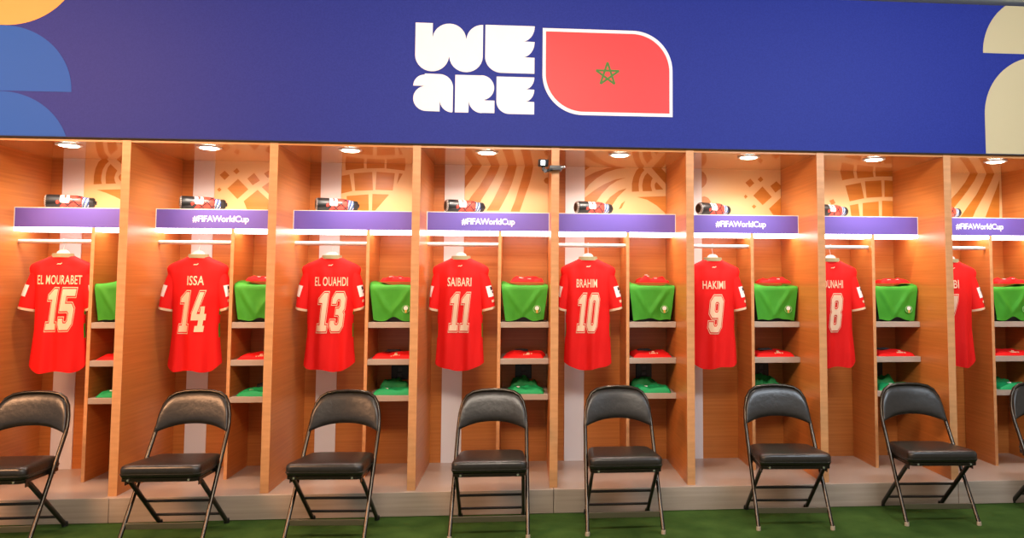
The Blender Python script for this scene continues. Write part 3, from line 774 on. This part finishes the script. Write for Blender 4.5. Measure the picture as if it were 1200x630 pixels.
for k in BAYS:
    X = k * PITCH
    where = BAYTXT(k)
    cxs = X + 0.690
    rnd = random.Random(k + 40)
    # black tub
    tb = thing('storage_tub', (cxs, 0.50, 1.1625), 'black tapered tub under the green shirt in the %s' % where, 'tub', 'black tubs on the top shelves')
    m = MB()
    lv = [(0.128, 0.098, 0.0), (0.132, 0.102, 0.006), (0.150, 0.118, 0.225), (0.158, 0.126, 0.228), (0.158, 0.126, 0.240), (0.150, 0.118, 0.240), (0.146, 0.114, 0.222), (0.130, 0.10, 0.012)]
    def tubring(hw, hd, z, n=6, r_=0.03):
        pts = []
        for sx, sy, a0 in ((1, -1, -90), (1, 1, 0), (-1, 1, 90), (-1, -1, 180)):
            for i in range(n + 1):
                a = R(a0 + 90 * i / n)
                pts.append((sx * (hw - r_) + r_ * math.cos(a), sy * (hd - r_) + r_ * math.sin(a), z))
        return pts
    rs = [tubring(*l) for l in lv]
    n = len(rs[0])
    m.add([p for r_ in rs for p in r_], [[i * n + q, i * n + (q + 1) % n, (i + 1) * n + (q + 1) % n, (i + 1) * n + q] for i in range(len(rs) - 1) for q in range(n)] + [list(range(n - 1, -1, -1)), [(len(rs) - 1) * n + q for q in range(n)]])
    m.build('body', M['black'], tb, smooth=True, angle=35)
    hd = MB().box(-0.045, 0.045, -0.1225, -0.112, 0.150, 0.185, 0.003)
    hd.build('handle', M['grey'], tb)
    # green shirt draped over the tub: over the rim and down the front
    gs = thing('green_shirt', (cxs, 0.36, 1.162), 'green shirt with round crest draped over a tub in the %s' % where, 'shirt', 'green shirts draped over tubs')
    nu, nv = 41, 30
    sd = k * 1.37 + 3
    tall = 0.10 if k == -1 else 0.022
    def drape(u, v, off=0.0):
        a = -1 + 2 * u / (nu - 1)
        t = v / (nv - 1)
        n1 = noise.noise((a * 2.2 + sd, t * 3, sd)) + 0.4 * noise.noise((a * 6, t * 5 + sd, sd))
        if t < 0.34:                     # lying on the tub, back to front
            q = t / 0.34
            y = 0.245 - 0.246 * q
            z = 0.2475 + 0.006 * abs(n1) + 0.012 * math.exp(-((abs(a) - 0.93) / 0.1) ** 2) * (1 - q) + (tall * (smoothstep(-1.0, 0.9, a) * (1 - smoothstep(0.9, 1.0, a)) if k == -1 else smoothstep(0.2, 1.0, a if k in (5, 6) else -a))) * math.sin(q * math.pi) ** 0.7
            x = a * (0.156 + 0.004 * q)
        else:                            # hanging down the front
            q = (t - 0.34) / 0.66
            hang = 0.236 - 0.018 * max(0.0, math.cos((a - 0.0) * math.pi * 1.0)) ** 2 + 0.006 * math.sin(a * 5 + sd)
            z = 0.2475 - hang * q + 0.004 * (1 - q) * n1
            diag = math.exp(-((a - (0.75 - 0.9 * q)) / 0.13) ** 2) + math.exp(-((a + (0.85 - 0.8 * q)) / 0.13) ** 2)
            y = -0.001 + 0.004 * q - 0.009 * math.sin(q * math.pi) * diag - 0.005 * n1 * math.sin(min(1, q * 1.4) * math.pi / 2)
            if q < 0.12: y += 0.010 * (1 - q / 0.12) ** 2
            x = a * (0.160 - 0.030 * q)
        return (x, y + off, z)
    gm = MB()
    gm.grid(nu, nv, lambda u, v: drape(u, v))
    gm.grid(nu, nv, lambda u, v: (lambda p: (p[0] * 0.992, p[1] + (0.0035 if v > 9 else 0), p[2] - (0.0035 if v <= 9 else 0)))(drape(u, v)))
    gm.build('cloth', M['green'], gs, smooth=True, angle=70)
    cr = MB()
    dxc, dzc = 0.084, 0.088
    uu = round((dxc / 0.147 + 1) / 2 * (nu - 1)); yc = min(drape(u, v)[1] for u in range(uu - 3, uu + 4) for v in range(18, 28)) - 0.004
    ring(cr, dxc, dzc, yc, 0.0235, 0.0262, 0.002, mi=3)
    disc_y(cr, dxc, dzc + 0.006, yc - 0.001, 0.014, 0.002)
    disc_y(cr, dxc, dzc, yc + 0.0012, 0.0225, 0.0015, 2)
    cr.prism([(dxc - 0.008, dzc - 0.006), (dxc - 0.004, dzc - 0.026), (dxc + 0.005, dzc - 0.026), (dxc + 0.008, dzc - 0.006)], yc - 0.0012, yc + 0.001, 1)
    cr.build('crest', [M['patch'], M['yellow'], M['green'], M['pale_green']], gs)
    # red garment on top of it
    rm, top = rumple(0.225, 0.15, 0.036, k + 9.2, 0.75)
    rg = None if k == -1 else thing('red_garment', (cxs + 0.016, 0.465, 1.1625 + 0.271), 'crumpled red garment lying on the green shirt in the %s' % where, 'clothing', 'red garments on the tubs')
    if rg: rm.build('cloth', M['red'], rg, smooth=True, angle=70)
    wl = MB()
    for q, (uu, vv) in enumerate(((6, 3), (7, 3), (12, 2))):
        p = top(uu, vv)
        wl.box(p[0] - 0.010, p[0] + 0.010, p[1] - 0.010, p[1] + 0.004, p[2] - 0.001, p[2] + 0.003, 0.001)
    if rg: wl.build('trim', M['patch'], rg)
    # folded red shirt on the middle shelf
    rm, top = rumple(0.275 + rnd.uniform(-0.01, 0.01), 0.24, 0.044, k + 1.7, 0.30)
    rf_ = thing('folded_red_shirt', (X + 0.692, 0.49, 0.9168), 'folded red shirt with pale crest on the middle shelf of the %s' % where, 'shirt', 'folded red shirts on the middle shelves')
    rf_.rotation_euler = (0, 0, R(rnd.uniform(-6, 6)))
    rm.build('cloth', M['red'], rf_, smooth=True, angle=70)
    kr = MB()
    cu_ = 11 + (k % 3)
    for q, (du, dv, w_, d_) in enumerate(((-2, 1, 0.004, 0.034), (2, 1, 0.004, 0.034), (0, 1, 0.018, 0.006), (0, 2, 0.018, 0.006), (-1, 1, 0.005, 0.018), (1, 1, 0.005, 0.018), (0, 3, 0.012, 0.006))):
        p = top(cu_ + du, dv)
        kr.box(p[0] - w_ / 2, p[0] + w_ / 2, p[1] - d_ / 2, p[1] + d_ / 2, p[2] - 0.004, p[2] + 0.0035, 0.001, 0 if q != 6 else 1)
    kr.build('crest', [M['print'], M['green3']], rf_)
    if k in (1, 2, 3, 4, 5):
        nk, _t = rumple(0.10, 0.06, 0.012, k + 5.5, 0.3, 12, 8)
        nk.v = [(x - 0.03, y + 0.045, z + 0.036) for x, y, z in nk.v]
        nk.build('collar', M['charcoal'], rf_, smooth=True)
    # green clothes on the lowest shelf
    gm, top = rumple(0.26, 0.155, 0.050, k + 6.1, 0.42)
    gsh = thing('green_shorts', (X + 0.698, 0.435, 0.6768), 'bright green shorts lying on the lowest shelf of the %s' % where, 'shorts', 'green shorts on the lowest shelves')
    gsh.rotation_euler = (0, 0, R(rnd.uniform(-8, 8)))
    gm.build('cloth', M['green2'], gsh, smooth=True, angle=70)
    p = top(7, 3)
    wl = MB().box(p[0] - 0.011, p[0] + 0.011, p[1] - 0.009, p[1] + 0.009, p[2] - 0.003, p[2] + 0.0035, 0.0015)
    wl.build('logo', M['patch'], gsh)
    dm, _t = rumple(0.20, 0.15, 0.085, k + 2.2, 0.5, 18, 12)
    dx_ = {0: 0.02, 2: -0.01}.get(k, -0.03)
    zz = 0.6768
    if k == 0:
        g2 = thing('black_garment', (X + 0.70 + dx_, 0.605, zz), 'crumpled black garment behind green shorts in the %s' % where, 'clothing')
        dm.build('cloth', M['charcoal'], g2, smooth=True, angle=70)
    else:
        g2 = thing('green_garment', (X + 0.70 + dx_, 0.605, zz), 'dark green crumpled garment behind the bright shorts in the %s' % where, 'clothing', 'dark green garments on the lowest shelves')
        dm.build('cloth', M['green3'], g2, smooth=True, angle=70)

# ------------------------------------------------------------------ drink bottles lying on the sign shelves
def make_bottle():
    b = thing('drink_bottle', (0, 0, 0), 'x', 'bottle', 'printed bottles on the sign shelves')
    Lb, rad = 0.285, 0.045
    prof = [(0.0, 0.030), (0.004, 0.039), (0.012, 0.0435), (0.03, 0.045), (0.175, 0.045), (0.20, 0.0425), (0.215, 0.037), (0.245, 0.034)]
    nx, na = 72, 56
    def rad_at(s): return lerp_table(prof, s)
    m = MB()
    def fn(u, v):
        s = 0.245 * v / (nx - 1)
        a = 2 * math.pi * u / na
        return (s - 0.14, rad_at(s) * math.cos(a), 0.045 + rad_at(s) * math.sin(a))
    def mi(f, i):
        a = ((i % na) + 0.5) / na * 360        # 180 = facing the room, 90 = up
        s = 0.245 * (i // na) / (nx - 1)
        if s < 0.008: return 4 if (i % 3) else 2
        if s < 0.085:
            return 1 if not ((s - 0.072) ** 2 + ((a - 190) * 0.0007) ** 2 < 0.00009) else 0
        d = (s - 0.110) / 0.028
        e = (a - 150) / 44
        if abs(d) ** 4 + abs(e) ** 4 < 1:       # white printed patch with a small dark mark
            if abs(d - 0.1) < 0.16 + 0.2 * abs(e + 0.35) and -0.85 < e + 0.45 < 0.5: return 0
            return 2
        if s < 0.098 and abs(((a + s * 2600) % 120) - 60) < 34: return 1
        if s > 0.205:
            return (3, 5, 3, 1, 3, 2)[int(a / 20 + s * 300) % 6]
        q = abs(((a * 0.0007 + s) / 0.062) % 1 - 0.5); r_ = abs(((a * 0.0007 - s + 1) / 0.062) % 1 - 0.5)
        if q < 0.10 or r_ < 0.10: return 1
        return 0
    m.grid(na, nx, fn, mi, wrap=True)
    m.add([fn(u, 0) for u in range(na)], [list(range(na))], 1)
    m.build('body', [M['bot_red'], M['black'], M['bot_white'], M['bot_blue'], M['grey'], M['bot_green']], b, smooth=True, angle=60)
    cp = MB().lathe([(0.030, 0.100), (0.034, 0.103), (0.034, 0.128), (0.028, 0.137), (0.014, 0.140), (0.012, 0.148)], 24, axis='x', center=(0, 0, 0.045))
    cp.build('cap', M['black'], b, smooth=True)
    return b
bot0 = make_bottle()
BOT = {-1: (0.315, 24), 0: (0.283, 28), 1: (0.285, 22), 2: (0.270, 24), 3: (0.288, 20), 4: (0.268, 26), 5: (0.255, 22), 6: (0.235, 20)}
for k in BAYS:
    b = bot0 if k == -1 else copy_tree(bot0)
    b.location = (k * PITCH + BOT[k][0], 0.435, 1.9092)
    b.rotation_euler = (0, 0, R(BOT[k][1]))
    b['label'] = 'black and red printed bottle lying on the violet shelf of the %s' % BAYTXT(k)

# ------------------------------------------------------------------ small action camera clamped on a locker side
ac = thing('action_camera', (2.640, -0.010, 2.165), 'small black action camera clamped to the locker side left of shirt 10', 'camera')
m = MB().box(-0.031, 0.031, -0.016, 0.016, -0.024, 0.024, 0.005)
bd = m.build('body', M['black'], ac, smooth=True, loc=(-0.080, -0.05, 0.024))
bd.rotation_euler = (R(6), R(-2), R(24))
MB().box(-0.024, 0.006, -0.0172, -0.0158, -0.014, 0.016, 0.0005).build('screen', M['screen'], bd)
ln = MB().lathe([(0.012, 0.0), (0.012, 0.006), (0.008, 0.007)], 20, axis='y', center=(0.012, 0.0155, 0.006)).build('lens', M['grey'], bd, smooth=True)
MB().box(-0.010, 0.010, -0.006, 0.006, -0.016, 0.006, 0.002).build('mount', M['black'], ac, loc=(-0.078, -0.048, -0.006))
MB().tube([(-0.080, -0.048, -0.018), (-0.070, -0.048, -0.026), (-0.05, -0.046, -0.024), (-0.025, -0.036, -0.014)], 0.0095, 10).build('arm', M['black'], ac, smooth=True)
MB().lathe([(0.011, -0.012), (0.012, -0.008), (0.012, 0.008), (0.011, 0.012)], 16, axis='y', center=(-0.066, -0.050, -0.026)).build('knob', M['grey'], ac, smooth=True)
cl = MB()
cl.box(-0.041, -0.0265, -0.035, 0.075, -0.020, 0.008, 0.003)
cl.box(0.0265, 0.041, -0.035, 0.075, -0.014, 0.010, 0.003)
cl.box(-0.041, 0.041, -0.043, -0.030, -0.018, 0.012, 0.003)
cl.build('clamp', M['grey'], ac, smooth=True, angle=30)
MB().tube([(0.035, -0.036, 0.0), (0.062, -0.040, 0.004)], [0.008, 0.009], 12).build('clamp_screw', M['screw'], ac, smooth=True)
